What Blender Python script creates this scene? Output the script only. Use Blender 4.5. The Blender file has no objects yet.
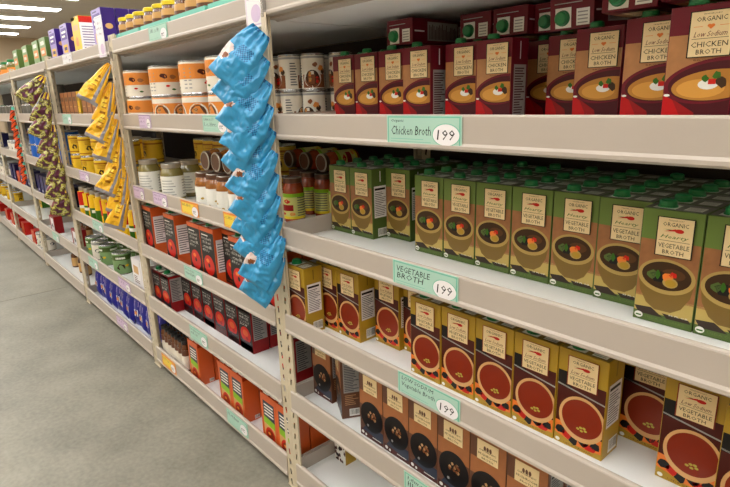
import bpy, bmesh, math, random
from mathutils import Vector, Matrix, noise
random.seed(7)
SC = bpy.context.scene
COL = SC.collection
# ---------------------------------------------------------------- camera (solved from the photograph)
F = 542.43
CAM = Vector((1.3096, -0.8057, 1.2569))
yaw, pit, rol = math.radians(49.386), math.radians(15.080), math.radians(-1.868)
fw = Vector((-math.sin(yaw)*math.cos(pit), math.cos(yaw)*math.cos(pit), -math.sin(pit)))
rt = Vector((math.cos(yaw), math.sin(yaw), 0)); up = rt.cross(fw)
RT = math.cos(rol)*rt + math.sin(rol)*up
UP = -math.sin(rol)*rt + math.cos(rol)*up
cd = bpy.data.cameras.new('camera'); cam = bpy.data.objects.new('camera', cd); COL.objects.link(cam)
cd.sensor_width = 36; cd.lens = F/730*36; cd.clip_start = .05
M = Matrix((RT, UP, -fw)).transposed().to_4x4(); M.translation = CAM
cam.matrix_world = M; SC.camera = cam
def AT(px, py, Y):                       # point of the upright plane at depth Y seen at a pixel
    d = fw + RT*((px-365)/F) - UP*((py-243.5)/F)
    return CAM + d*((Y-CAM.y)/d.y)
def XA(px, py, Y): return AT(px, py, Y).x
# ---------------------------------------------------------------- materials
def lin(c):
    return tuple((v/255/12.92 if v/255 <= .04045 else ((v/255+.055)/1.055)**2.4) for v in c)
MATS = {}
def deep(rgb, g=1.22):                    # printed inks: a little deeper and more saturated
    c = [v**g for v in lin(rgb)]
    return tuple(255*((12.92*v) if v <= .0031308 else 1.055*v**(1/2.4)-.055) for v in c)
def rampmat(name, cols, scale, rough=.35):
    m = bpy.data.materials.new(name); m.use_nodes = True; nt = m.node_tree; b = nt.nodes['Principled BSDF']
    tc = nt.nodes.new('ShaderNodeTexCoord'); n = nt.nodes.new('ShaderNodeTexNoise'); n.inputs['Scale'].default_value = scale; n.inputs['Detail'].default_value = 2
    cr = nt.nodes.new('ShaderNodeValToRGB'); cr.color_ramp.interpolation = 'CONSTANT'
    nt.links.new(tc.outputs['Object'], n.inputs['Vector']); nt.links.new(n.outputs['Fac'], cr.inputs[0]); nt.links.new(cr.outputs[0], b.inputs['Base Color'])
    for i, (p, c) in enumerate(cols):
        e = cr.color_ramp.elements[i] if i < 2 else cr.color_ramp.elements.new(p)
        e.position = p; e.color = (*lin(c), 1)
    b.inputs['Roughness'].default_value = rough; b.inputs['Coat Weight'].default_value = .3
    return m
def mat(name, rgb, rough=.5, metal=0, noise_amt=0, nscale=40, emit=0, bump=0, bscale=200, coat=0, trans=0, spec=.5):
    if name in MATS: return MATS[name]
    m = bpy.data.materials.new(name); m.use_nodes = True; nt = m.node_tree; b = nt.nodes['Principled BSDF']
    c = lin(rgb); b.inputs['Base Color'].default_value = (*c, 1); b.inputs['Roughness'].default_value = rough
    b.inputs['Metallic'].default_value = metal; b.inputs['Coat Weight'].default_value = coat
    b.inputs['Specular IOR Level'].default_value = spec
    b.inputs['Coat Roughness'].default_value = .15; b.inputs['Transmission Weight'].default_value = trans
    if emit:
        b.inputs['Emission Color'].default_value = (1, .985, .95, 1); b.inputs['Emission Strength'].default_value = emit
    if noise_amt or bump:
        tc = nt.nodes.new('ShaderNodeTexCoord'); n = nt.nodes.new('ShaderNodeTexNoise')
        n.inputs['Scale'].default_value = nscale; n.inputs['Detail'].default_value = 5
        nt.links.new(tc.outputs['Object'], n.inputs['Vector'])
        if noise_amt:
            r = nt.nodes.new('ShaderNodeMapRange'); r.inputs[3].default_value = 1-noise_amt; r.inputs[4].default_value = 1+noise_amt
            nt.links.new(n.outputs['Fac'], r.inputs[0])
            x = nt.nodes.new('ShaderNodeVectorMath'); x.operation = 'SCALE'; x.inputs[0].default_value = c
            nt.links.new(r.outputs[0], x.inputs['Scale']); nt.links.new(x.outputs[0], b.inputs['Base Color'])
        if bump:
            n2 = nt.nodes.new('ShaderNodeTexNoise'); n2.inputs['Scale'].default_value = bscale; nt.links.new(tc.outputs['Object'], n2.inputs['Vector'])
            bp = nt.nodes.new('ShaderNodeBump'); bp.inputs['Strength'].default_value = bump; bp.inputs['Distance'].default_value = .002
            nt.links.new(n2.outputs['Fac'], bp.inputs['Height']); nt.links.new(bp.outputs[0], b.inputs['Normal'])
    MATS[name] = m
    return m
def P(name, rgb, rough=.38): return mat(name, deep(rgb), rough, coat=.08, spec=.3)     # printed board
PAL = dict(
 beam=mat('beam_paint', (177,167,156), .42, noise_amt=.05, nscale=9, bump=.05, bscale=300),
 post=mat('post_paint', (196,184,158), .45, noise_amt=.1, nscale=30),
 board=mat('white_melamine', (242,244,243), .35, noise_amt=.03, nscale=6),
 dark=mat('dark_gap', (22,19,17), .8), backp=mat('back_shade_brown', (44,33,26), .8, noise_amt=.2, nscale=5),  # backp: brown deepened so the colour carries the shade behind the goods
 mar=P('maroon', (122,20,48)), mard=P('deep_maroon', (88,14,34)), red=P('bowl_red', (190,20,30)), wood=mat('wood_tan', (172,118,68), .4, noise_amt=.25, nscale=60, coat=.2),
 broth=P('golden_broth', (188,138,66)), cream=mat('cream_label', (232,208,158), .4), ink=P('ink_black', (26,22,20)), white=P('white_print', (236,236,230)),
 grey=P('grey_print', (172,172,170)), green=mat('cap_green', (10,118,62), .35), leaf=P('leaf_green', (70,120,40)), tom=P('tomato_red', (206,44,30)),
 orange=mat('orange_print', (226,120,34), .4), gband=mat('band_green', (98,124,50), .4), gside=mat('side_green', (74,98,38), .4), wood2=mat('wood_brown', (150,98,56), .4, noise_amt=.3, nscale=60, coat=.2),
 bowl=P('bowl_olive', (188,164,104)), bowld=P('bowl_olive_dark', (140,116,62)), soup=P('soup_dark', (78,54,32)), table=P('table_yellow', (196,176,110)),
 napk=P('napkin_brown', (72,58,48)), must=mat('mustard', (172,138,30), .4), mustd=mat('mustard_dark', (124,98,22), .4), soupr=P('soup_red', (148,58,30)),
 rim=P('rim_cream', (220,180,128)), seed=P('seed_green', (190,180,90)), choc=P('chocolate', (92,34,24)), brothl=P('golden_broth_light', (214,164,84)), soupl=P('soup_light', (104,72,40)), brown=mat('carton_brown', (158,98,54), .4, noise_amt=.2, nscale=50),
 brownd=mat('carton_dark_brown', (98,60,38), .4), bowlk=P('black_bowl', (30,32,36)), mush=P('mushroom', (206,170,128)), slate=P('slate_blue', (66,74,92)),
 rust=mat('rust_orange', (208,92,34), .4), rustd=P('rust_dark_print', (176,66,22)), blk=P('black_print', (34,28,28)), bred=P('blood_red', (158,26,34)),  # rustd: deeper rust ink for carton tops and edge bands
 lime=P('lime_print', (150,196,40)), pbox=P('purple_print', (92,60,160)), pboxd=P('purple_dark', (66,34,126)), lilac=P('lilac_print', (168,152,212)),
 yel=P('yellow_print', (240,200,40)), steel=mat('tin_steel', (190,190,190), .25, metal=.9), yellid=P('yellow_lid', (228,208,60)),
 jamb=mat('jar_amber', (150,90,30), .12, coat=.5), jgrn=mat('jar_olive', (120,110,60), .12, coat=.5), jred=mat('jar_salsa', (150,60,24), .12, coat=.5, noise_amt=.4, nscale=90),
 jbrn=mat('jar_brown', (96,54,26), .12, coat=.5), lidb=mat('lid_brown', (96,64,48), .3, metal=.4), lids=mat('lid_silver', (176,170,160), .3, metal=.7),
 lidk=mat('lid_black', (24,24,26), .35), teal=P('teal_tray', (126,204,188)), mint=mat('mint_card', (166,204,188), .5), mintd=mat('mint_edge', (104,182,156), .5), lil=mat('lilac_card', (206,184,212), .5),
 lild=P('lilac_ink', (120,90,140), .5), orc=P('orange_card', (238,176,84), .5), yinner=P('yellow_card', (240,214,90), .5), pap=P('paper_white', (238,236,238), .5), tan=P('tan_label', (214,176,120)),
 canor=mat('can_orange', (222,136,52), .4), canw=P('can_white', (234,228,216)), cangr=mat('can_green', (126,160,108), .4), canye=mat('can_yellow', (226,186,34), .4), canyd=P('can_yellow_dark', (176,120,20)), cangy=P('can_grey', (120,118,112)),
 canbl=P('can_blue', (50,118,200)), navy=P('navy_print', (58,60,160)), navyd=P('navy_dark', (34,32,84)),
 sky=mat('bag_blue', (44,146,196), .32, noise_amt=.06, nscale=40, coat=.35), skyd=P('bag_blue_dark', (30,110,160)), bagy=mat('bag_yellow', (240,184,28), .35, noise_amt=.08, nscale=40, coat=.3), bagg=mat('bag_silver', (140,136,140), .35, coat=.3),
 bagp=mat('bag_plum', (92,26,70), .35, coat=.3), bagn=rampmat('bag_nuts', [(0,(84,22,56)),(.42,(96,80,36)),(.49,(168,164,66)),(.55,(204,194,140)),(.58,(116,116,46)),(.63,(110,32,56))], 30), pink=mat('bag_window', (214,196,188), .4), snack=P('snack_brown', (150,96,60)), clear=mat('strip_plastic', (214,200,176), .3, coat=.4),
 stro=P('string_orange', (220,96,40)),
)
PAL['sallab'] = mat('salsa_label', (206,204,120), .4)
PAL['yellid2'] = P('gold_lid', (190,160,60))
# ---------------------------------------------------------------- mesh builder
class MB:
    def __init__(s): s.v = []; s.f = []; s.m = []; s.mats = []; s.smooth = []
    def mi(s, k):
        if k not in s.mats: s.mats.append(k)
        return s.mats.index(k)
    def add(s, vs, fs, k, sm=False):
        o = len(s.v); s.v += [tuple(v) for v in vs]; i = s.mi(k)
        for f in fs: s.f.append([o+a for a in f]); s.m.append(i); s.smooth.append(sm)
    def box(s, x0, x1, y0, y1, z0, z1, k, c=0):
        if c <= 0:
            vs = [(x, y, z) for x in (x0, x1) for y in (y0, y1) for z in (z0, z1)]
            s.add(vs, [(0,1,3,2),(4,6,7,5),(0,4,5,1),(2,3,7,6),(0,2,6,4),(1,5,7,3)], k); return
        bm = bmesh.new(); bmesh.ops.create_cube(bm, size=1)
        for v in bm.verts: v.co = Vector(((x0+x1)/2+v.co.x*(x1-x0), (y0+y1)/2+v.co.y*(y1-y0), (z0+z1)/2+v.co.z*(z1-z0)))
        bmesh.ops.bevel(bm, geom=bm.edges[:], offset=c, segments=2, affect='EDGES', profile=.5)
        bm.verts.ensure_lookup_table(); bm.verts.index_update()
        s.add([v.co[:] for v in bm.verts], [[v.index for v in f.verts] for f in bm.faces], k, False); bm.free()
    def prism(s, pts, x0, x1, k, sm=False):          # (y,z) profile extruded along x
        n = len(pts); vs = [(x0, p[0], p[1]) for p in pts] + [(x1, p[0], p[1]) for p in pts]
        s.add(vs, [[i, (i+1) % n, n+(i+1) % n, n+i] for i in range(n)] + [list(range(n))[::-1], list(range(n, 2*n))], k, sm)
    def lathe(s, prof, k, n=28, cx=0, cy=0, a0=0, a1=2*math.pi):   # prof [(r,z,(mat))]
        full = abs(a1-a0-2*math.pi) < 1e-6; cols = n if full else n+1
        for j in range(len(prof)-1):
            r0, z0 = prof[j][:2]; r1, z1 = prof[j+1][:2]; kk = prof[j][2] if len(prof[j]) > 2 else k
            vs = []
            for i in range(cols):
                a = a0+(a1-a0)*i/n; vs.append((cx+r0*math.cos(a), cy+r0*math.sin(a), z0))
            for i in range(cols):
                a = a0+(a1-a0)*i/n; vs.append((cx+r1*math.cos(a), cy+r1*math.sin(a), z1))
            s.add(vs, [[i, (i+1) % cols, cols+(i+1) % cols, cols+i] for i in range(n)], kk, True)
    def mesh(s, name):
        me = bpy.data.meshes.new(name); me.from_pydata(s.v, [], s.f)
        for k in s.mats: me.materials.append(PAL[k] if isinstance(k, str) else k)
        me.polygons.foreach_set('material_index', s.m); me.polygons.foreach_set('use_smooth', s.smooth)
        me.update(); return me
# flat artwork: polygons in (u,v) laid on a face
EPS = .0003
_txt = {}
def text_geo(t, shear=0):
    key = (t, shear)
    if key in _txt: return _txt[key]
    c = bpy.data.curves.new('t', 'FONT'); c.body = t; c.size = 1; c.resolution_u = 1; c.shear = shear; c.fill_mode = 'FRONT'
    o = bpy.data.objects.new('t', c); COL.objects.link(o)
    dg = bpy.context.evaluated_depsgraph_get(); me = bpy.data.meshes.new_from_object(o.evaluated_get(dg))
    vs = [(v.co.x, v.co.y) for v in me.vertices]; fs = [list(p.vertices) for p in me.polygons]
    bpy.data.objects.remove(o); bpy.data.meshes.remove(me); bpy.data.curves.remove(c)
    x0 = min(v[0] for v in vs); x1 = max(v[0] for v in vs); y0 = min(v[1] for v in vs); y1 = max(v[1] for v in vs)
    vs = [((v[0]-x0)/(x1-x0), (v[1]-y0)/(y1-y0)) for v in vs]
    _txt[key] = (vs, fs); return _txt[key]
def clip(poly, w, h):
    def cut(p, ax, lim, sgn):
        out = []
        for i in range(len(p)):
            a, b = p[i-1], p[i]; da = (a[ax]-lim)*sgn; db = (b[ax]-lim)*sgn
            if (da >= 0) != (db >= 0):
                t = da/(da-db); out.append((a[0]+(b[0]-a[0])*t, a[1]+(b[1]-a[1])*t))
            if db >= 0: out.append(b)
        return out
    for ax, lim, sgn in ((0, 0, 1), (0, w, -1), (1, 0, 1), (1, h, -1)):
        poly = cut(poly, ax, lim, sgn)
        if len(poly) < 3: return []
    return poly
class Art:
    def __init__(s, mb, w, h, mp, eps=EPS): s.mb = mb; s.w = w; s.h = h; s.mp = mp; s.l = 1; s.eps = eps
    def poly(s, pts, k):
        pts = clip(pts, s.w, s.h)
        if len(pts) > 2: s.mb.add([s.mp(u, v, s.l*s.eps) for u, v in pts], [list(range(len(pts)))], k)
    def rect(s, u0, v0, u1, v1, k): s.poly([(u0*s.w, v0*s.h), (u1*s.w, v0*s.h), (u1*s.w, v1*s.h), (u0*s.w, v1*s.h)], k)
    def ell(s, cu, cv, ru, rv, k, n=24, a0=0, a1=360):
        s.poly([((cu+ru*math.cos(math.radians(a0+(a1-a0)*i/n)))*s.w, (cv+rv*math.sin(math.radians(a0+(a1-a0)*i/n)))*s.h) for i in range(n if a1-a0 == 360 else n+1)], k)
    def pl(s, pts, k): s.poly([(u*s.w, v*s.h) for u, v in pts], k)
    def blob(s, cu, cv, r, k, seed=0, asp=1):
        rg = random.Random(seed); s.pl([(cu+r*(.75+.5*rg.random())*math.cos(a*.7), cv+r*asp*(.75+.5*rg.random())*math.sin(a*.7)) for a in range(9)], k)
    def strokes(s, seed, u0, v0, u1, v1, k):        # handwriting too small to read in the photo
        rg = random.Random(seed); u = u0; st = (v1-v0)*s.h/s.w*.45
        while u < u1-st:
            a = rg.choice((.2, .6, 1)); s.pl([(u, v0), (u+st*.35, v0), (u+st*.55, v0+(v1-v0)*a), (u+st*.2, v0+(v1-v0)*a)], k)
            if rg.random() < .6: s.pl([(u, v0+(v1-v0)*.45), (u+st*.9, v0+(v1-v0)*.5), (u+st*.9, v0+(v1-v0)*.62), (u, v0+(v1-v0)*.6)], k)
            u += st*(1.1 if rg.random() < .8 else 1.9)
    def text(s, t, u0, v0, u1, v1, k, shear=0):
        if t[0] == '~': s.strokes(len(t)*7+int(v0*100), u0, v0, u1, v1, k); return
        vs, fs = text_geo(t, shear)
        s.mb.add([s.mp((u0+(u1-u0)*a)*s.w, (v0+(v1-v0)*b)*s.h, s.l*s.eps) for a, b in vs], fs, k)
    def up(s): s.l += 1
def front(x0, y0, z0): return lambda u, v, e: (x0+u, y0-e, z0+v)
def side(x1, y0, z0): return lambda u, v, e: (x1+e, y0+u, z0+v)
def topm(x0, y0, z1): return lambda u, v, e: (x0+u, y0+v, z1+e)
def cylm(r, z0, a0): return lambda u, v, e: ((r+e)*math.sin(a0+u/r), -(r+e)*math.cos(a0+u/r), z0+v)
# ---------------------------------------------------------------- object helpers
def obj(name, me, parent=None, loc=(0,0,0), rot=(0,0,0)):
    o = bpy.data.objects.new(name, me); COL.objects.link(o); o.location = loc; o.rotation_euler = rot
    if parent: o.parent = parent
    return o
def tag(o, label=None, cat=None, group=None, kind=None):
    if label: o['label'] = label
    if cat: o['category'] = cat
    if group: o['group'] = group
    if kind: o['kind'] = kind
    return o
class Kind:
    def __init__(s, name, cat, parts, size): s.name = name; s.cat = cat; s.parts = parts; s.size = size   # parts [(name, mesh, [subparts], label)]
    def put(s, loc, label, group, rot=(0,0,0)):
        if len(s.parts) == 1:
            return tag(obj(s.name, s.parts[0][1], None, loc, rot), label, s.cat, group)
        r = tag(obj(s.name, None, None, loc, rot), label, s.cat, group); r.empty_display_size = .02
        for p in s.parts:
            obj(p[0], p[1], r)
        return r
ORD = ['first','second','third','fourth','fifth','sixth','seventh','eighth','ninth','tenth','eleventh','twelfth','thirteenth','fourteenth','fifteenth','sixteenth']
SHELF = {1:'top shelf',2:'second shelf',3:'third shelf',4:'fourth shelf',5:'fifth shelf',6:'bottom shelf'}
# ---------------------------------------------------------------- shelving
Wb = 1.2191
XB = [-.0262-k*Wb for k in range(-1, 9)]      # XB[0] right end of bay 0, XB[k+1] left end of bay k
LT = {1:(1.5276,1.4673),2:(1.2205,1.1532),3:(.9078,.843),4:(.636,.5735),5:(.3767,.302),6:(.1115,.0317)}
BRD = {i: LT[i][0]-.048 for i in LT}
DEPTH = .62
def flange(mb, x0, x1, y0, y1, ztop, k, pitch=.0381):
    """punched steel strip with slanted slots; lies in the plane between the two corners"""
    n = int(ztop/pitch); dx, dy = x1-x0, y1-y0
    def pt(a, z, t=0): return (x0+dx*a, y0+dy*a, z)
    for i in range(n):
        z0 = i*ztop/n; z1 = z0+ztop/n; zc = (z0+z1)/2; h = .0085
        H = [(.38, zc-h), (.56, zc-h-.003), (.64, zc+h), (.46, zc+h+.003)]
        O = [(0, z0), (1, z0), (1, z1), (0, z1)]
        vs = [pt(*p) for p in O+H]
        mb.add(vs, [(0,1,5,4),(1,2,6,5),(2,3,7,6),(3,0,4,7)], k)
def build_post(mirror, rear):
    mb = MB(); top = 1.5276+.02
    w = .040; s = -1 if mirror else 1
    y = 0
    flange(mb, 0, s*w, y, y, top, 'post')
    flange(mb, 0, 0, y, y+(-.03 if rear else .03), top, 'post')
    mb.add([(s*w, y, 0), (s*w, y+.006, 0), (s*w, y+.006, top), (s*w, y, top)], [(0,1,2,3)], 'post')
    for z in (0.0015,):
        mb.box(min(0, s*w), max(0, s*w), -.003 if not rear else -.03, .03 if not rear else .003, 0, .004, 'post')
    return mb.mesh('post')
post_l, post_r = build_post(False, False), build_post(True, False)
rpost_l, rpost_r = build_post(False, True), build_post(True, True)
def beam_mesh(L, h):
    mb = MB(); c = .004; b = -.048
    # rolled front beam; z=0 is its top
    mb.prism([(0, -c), (.0012, -.0012), (c, 0), (.010, 0), (.014, -.003), (.014, b-.018), (.045, b-.018), (.045, b-.022), (.016, -h+.006), (.016, -h), (.002, -h), (-.003, -h+.004), (-.003, -h+.010), (0, -h+.015)], 0, L, 'beam', False)
    for x in (.008, .016): pass
    return mb.mesh('front_beam')
def cross_mesh(h):
    mb = MB(); mb.box(0, .006, .016, DEPTH-.03, -h, 0, 'beam', .002); return mb.mesh('cross_beam')
def board_mesh(L):
    mb = MB(); mb.box(.0, L, .0165, DEPTH-.02, -.0155, 0, 'board', .001); return mb.mesh('board')
bm_ = {i: beam_mesh(Wb-.0575, LT[i][0]-LT[i][1]) for i in LT}
cm_ = {i: cross_mesh(LT[i][0]-LT[i][1]) for i in LT}; bdm = board_mesh(Wb-.017)
def rear_mesh():
    mb = MB(); mb.box(0, Wb-.017, DEPTH-.018, DEPTH-.004, -.065, 0, 'beam', .002); return mb.mesh('rear_beam')
rbm = rear_mesh()
def panel_mesh():
    mb = MB(); mb.box(.004, Wb-.004, DEPTH, DEPTH+.006, .03, 1.5, 'backp'); return mb.mesh('back_shade_panel')  # added dark sheet, stands in for the shaded depth of the shelves
pnm = panel_mesh()
bay_lab = ['cream steel shelving unit full of broth cartons, nearest at the right','cream steel shelving unit of soups and jars, left of the blue bags',
 'cream steel shelving unit just left of the hanging yellow bags','cream steel shelving unit left of the hanging nut bags','cream steel shelving unit just left of the orange packet string','cream steel shelving unit, third from the far end at the left edge','cream steel shelving unit, second from the far end','cream steel shelving unit at the very far end of the row']
for k in range(8):
    xl = XB[k+1]
    u = tag(obj('shelving_unit', None, None, (xl, 0, 0)), bay_lab[k], 'shelving', 'steel shelving units along the aisle')
    obj('post', post_l, u, (0, .0002, 0)); obj('post', post_r, u, (Wb-.0006, .0002, 0))
    obj('post', rpost_l, u, (0, DEPTH-.001, 0)); obj('post', rpost_r, u, (Wb-.0006, DEPTH-.001, 0))
    obj('back_shade_panel', pnm, u)
    for i in range(1, 7):
        s = obj('shelf', bdm, u, (.008, 0, BRD[i]))
        obj('front_beam', bm_[i], s, (.0107, -.0035, .048)); obj('rear_beam', rbm, s, (0, 0, .048))
        obj('cross_beam', cm_[i], s, (-.0068, 0, .048)); obj('cross_beam', cm_[i], s, (Wb-.0168, 0, .048))
# ---------------------------------------------------------------- cartons
def carton(w, d, h, art_front, body='mar', art_side=None, topk=None, capk='green', capx=.0, name='broth_carton', cat='carton'):
    """origin: bottom, front-left corner at (0,0); front faces -Y, right side faces +X"""
    mb = MB(); mb.box(0, w, 0, d, 0, h, body, .0012)
    A = Art(mb, w-.003, h-.003, front(.0015, 0, .0015)); art_front(A)
    if art_side:
        A = Art(mb, d-.003, h-.003, side(w, .0015, .0015)); art_side(A)
    T = Art(mb, w-.003, d-.003, topm(.0015, .0015, h)); 
    if topk: T.rect(0, 0, 1, 1, topk)
    T.up(); T.rect(0, .72, 1, .76, 'grey' if topk else body); T.up()
    parts = [('carton_body', mb.mesh('carton_body'))]
    if capk:
        T.rect(.12, .04, .5, .68, 'white'); T.rect(.62, .08, .92, .6, 'white'); T.up()
        for q in range(4): T.rect(.65, .14+q*.11, .88, .18+q*.11, 'grey')
        T.rect(.1, .80, .75, .83, 'grey')
        cb = MB(); r = .0135; cx, cy = w*.31, d*.36
        prof = [(.002, h+.0135), (r-.003, h+.0135), (r, h+.011), (r+.0004, h+.004), (r+.002, h+.003), (r+.002, h+.0008)]
        cb.lathe(prof, capk, 20, cx, cy); cb.lathe([(0.0001, h+.0135), (.002, h+.0135)], capk, 20, cx, cy)
        parts = [('carton_body', mb.mesh('carton_body')), ('cap', cb.mesh('cap'))]
    return Kind(name, cat, parts, (w, d, h))
def lines(A, u0, v0, u1, v1, n, k, seed=1, th=.45):
    rg = random.Random(seed); st = (v1-v0)/n
    for i in range(n):
        A.rect(u0, v0+i*st, u0+(u1-u0)*(.55+.45*rg.random()), v0+i*st+st*th, k)
def barcode(A, u0, v0, u1, v1, seed=1):
    A.rect(u0, v0, u1, v1, 'white'); A.up(); rg = random.Random(seed); u = u0+(u1-u0)*.1
    while u < u0+(u1-u0)*.9:
        t = (u1-u0)*(.02+.05*rg.random()); A.rect(u, v0+(v1-v0)*.2, u+t, v1-(v1-v0)*.1, 'ink'); u += t+(u1-u0)*.06
def label(A, u0, v0, u1, v1, l1, l2, l3, l4, mark='orange', script='mar', border='ink', markshape='heart'):
    A.up(); du, dv = (u1-u0)*.035, (v1-v0)*.02
    A.rect(u0-du, v0-dv, u1+du, v1+dv, border); A.up(); A.rect(u0, v0, u1, v1, 'cream'); A.up()
    W, Hh = u1-u0, v1-v0
    def t(s, a, b, c, d, k='ink', sh=0): A.text(s, u0+W*a, v0+Hh*b, u0+W*c, v0+Hh*d, k, sh)
    t("TRADER JOE'S", .28, .92, .72, .955); t('ORGANIC', .14, .78, .86, .885)
    if markshape == 'heart':
        for dx in (-.04, .04): A.ell(u0+W*(.5+dx), v0+Hh*.68, W*.05, Hh*.035, mark, 10)
        A.pl([(u0+W*.41, v0+Hh*.67), (u0+W*.5, v0+Hh*.60), (u0+W*.59, v0+Hh*.67)], mark)
        A.rect(u0+W*.08, v0+Hh*.665, u0+W*.3, v0+Hh*.675, mark); A.rect(u0+W*.7, v0+Hh*.665, u0+W*.92, v0+Hh*.675, mark)
    else:
        A.ell(u0+W*.62, v0+Hh*.68, W*.13, Hh*.055, 'tom', 12); A.pl([(u0+W*.18, v0+Hh*.64), (u0+W*.52, v0+Hh*.73), (u0+W*.55, v0+Hh*.67)], 'tom')
        A.pl([(u0+W*.15, v0+Hh*.70), (u0+W*.4, v0+Hh*.68), (u0+W*.4, v0+Hh*.70)], 'leaf')
    t(l1, .10, .44, .90, .56, script, .35)
    A.rect(u0+W*.06, v0+Hh*.395, u0+W*.94, v0+Hh*.405, 'ink')
    t(l2, .06, .21, .94, .33); t(l3, .2, .05, .80, .16)
def art_chicken(A):
    A.rect(0, .34, 1, .80, 'wood'); A.rect(0, .80, 1, 1, 'mar'); A.rect(0, .0, 1, .34, 'mard'); A.up()
    A.pl([(0, 0), (0, .36), (.5, .3), (1, .3), (1, 0)], 'mard'); A.up(); A.pl([(0, 0), (.36, 0), (.28, .2), (.14, .33), (0, .36)], 'red'); A.pl([(.36, 0), (.62, 0), (.5, .22), (.14, .33), (.28, .2)], 'bred'); A.up()
    A.pl([(.74+.76*math.cos(t), .455+.165*math.sin(t)+.04*math.cos(t)) for t in [q*.1745 for q in range(36)]], 'mar'); A.up()
    A.pl([(.76+.70*math.cos(t), .45+.145*math.sin(t)+.03*math.cos(t)) for t in [q*.1745 for q in range(36)]], 'mard'); A.up()
    A.pl([(.74+.62*math.cos(t), .425+.112*math.sin(t)+.02*math.cos(t)) for t in [q*.1745 for q in range(36)]], 'broth'); A.up()
    A.pl([(.56+.36*math.cos(t), .40+.07*math.sin(t)) for t in [q*.3 for q in range(21)]], 'brothl'); A.up()
    A.ell(.67, .43, .15, .038, 'white', 16); A.ell(.06, .355, .05, .010, 'white', 10); A.up()
    A.rect(.67, .43, .78, .468, 'tom'); A.blob(.86, .445, .08, 'soup', 4, .5); A.blob(.62, .475, .05, 'leaf', 2, .5); A.blob(.79, .495, .06, 'leaf', 3, .5)
    A.up(); A.text('BROTH', .42, .605, .74, .615, 'choc')
    label(A, .32, .635, .92, .955, 'Low Sodium', 'CHICKEN', 'BROTH', '')
def side_red(A):
    A.rect(.12, .1, .9, .72, 'grey'); A.rect(.47, .78, .53, .97, 'pap'); A.up(); lines(A, .18, .13, .84, .70, 20, 'mard', 3); barcode(A, .3, .02, .8, .08, 2)
def art_hearty(A):
    A.rect(0, .22, 1, .74, 'wood2'); A.rect(0, .08, 1, .24, 'table'); A.rect(0, .74, 1, 1, 'gband'); A.rect(0, 0, 1, .08, 'gside'); A.up()
    A.pl([(0, .12), (.3, .13), (.55, .05), (.1, .05)], 'napk'); A.pl([(.5, .1), (.95, .09), (1, .05), (.6, .05)], 'napk'); A.up()
    A.rect(0, 0, 1, .06, 'gside')
    A.pl([(.02, .42), (.98, .42), (.93, .28), (.80, .17), (.64, .12), (.36, .12), (.2, .17), (.07, .28)], 'bowld'); A.up()
    A.ell(.5, .43, .485, .155, 'bowl', 36); A.up(); A.ell(.5, .437, .42, .125, 'soup', 32); A.up()
    A.blob(.40, .42, .18, 'bowlk', 9, .3); A.blob(.26, .43, .08, 'gside', 5, .5); A.ell(.62, .46, .2, .05, 'soupl', 14); A.up()
    A.ell(.58, .385, .13, .045, 'bowl', 14); A.blob(.54, .43, .10, 'orange', 8, .42); A.blob(.62, .458, .065, 'tom', 3, .4)
    A.blob(.36, .44, .04, 'leaf', 6); A.up(); A.ell(.59, .383, .095, .032, 'must', 14); A.up()
    A.ell(.1, .045, .075, .028, 'white', 14); A.up(); A.rect(.05, .035, .15, .048, 'leaf')
    A.text('USDA ORGANIC', .22, .03, .9, .05, 'gband'); A.text('32 FL OZ', .62, .095, .94, .108, 'white')
    label(A, .28, .62, .86, .945, 'Hearty', 'VEGETABLE', 'BROTH', '', markshape='carrot', script='leaf')
def side_green(A):
    A.rect(.1, .3, .9, .76, 'pap'); A.rect(.47, .82, .53, .97, 'pap'); A.up(); A.rect(.14, .7, .8, .73, 'ink'); lines(A, .15, .33, .85, .69, 14, 'ink', 5, .3); barcode(A, .3, .02, .85, .14, 4)
def art_lowveg(A):
    A.rect(0, .72, 1, 1, 'must'); A.rect(0, .2, 1, .72, 'choc'); A.rect(0, 0, 1, .2, 'must'); A.up()
    A.rect(0, .62, .3, .78, 'blk'); A.pl([(0, .63), (1, .56), (1, .575), (0, .645)], 'grey'); A.up()
    A.pl([(0, .24), (0, .1), (.5, .04), (1, .06), (1, .2)], 'orange'); A.up()
    for q, (a, b) in enumerate(((.12, .15), (.42, .08), (.62, .11), (.88, .12))): A.blob(a, b, .1, 'blk', q, .45)
    A.blob(.28, .12, .11, 'tom', 12, .4); A.blob(.75, .075, .12, 'tom', 15, .3); A.up()
    A.ell(.56, .335, .49, .235, 'rim', 40); A.up(); A.ell(.56, .345, .425, .195, 'soupr', 40); A.up()
    for q, (a, b) in enumerate(((.5, .235), (.58, .225), (.66, .238), (.56, .255), (.63, .26))): A.ell(a, b, .036, .012, 'seed', 8)
    A.ell(.08, .035, .05, .02, 'white', 12); A.up(); A.text('USDA ORGANIC', .22, .02, .85, .036, 'choc')
    label(A, .22, .66, .82, .955, 'Low Sodium', 'VEGETABLE', 'BROTH', '', markshape='carrot', border='soupr')
def side_must(A):
    A.rect(.1, .32, .9, .76, 'pap'); A.rect(.47, .82, .53, .97, 'mustd'); A.up(); A.rect(.14, .7, .8, .73, 'ink'); lines(A, .15, .35, .85, .69, 13, 'slate', 5, .35); barcode(A, .35, .03, .9, .17, 4)
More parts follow.
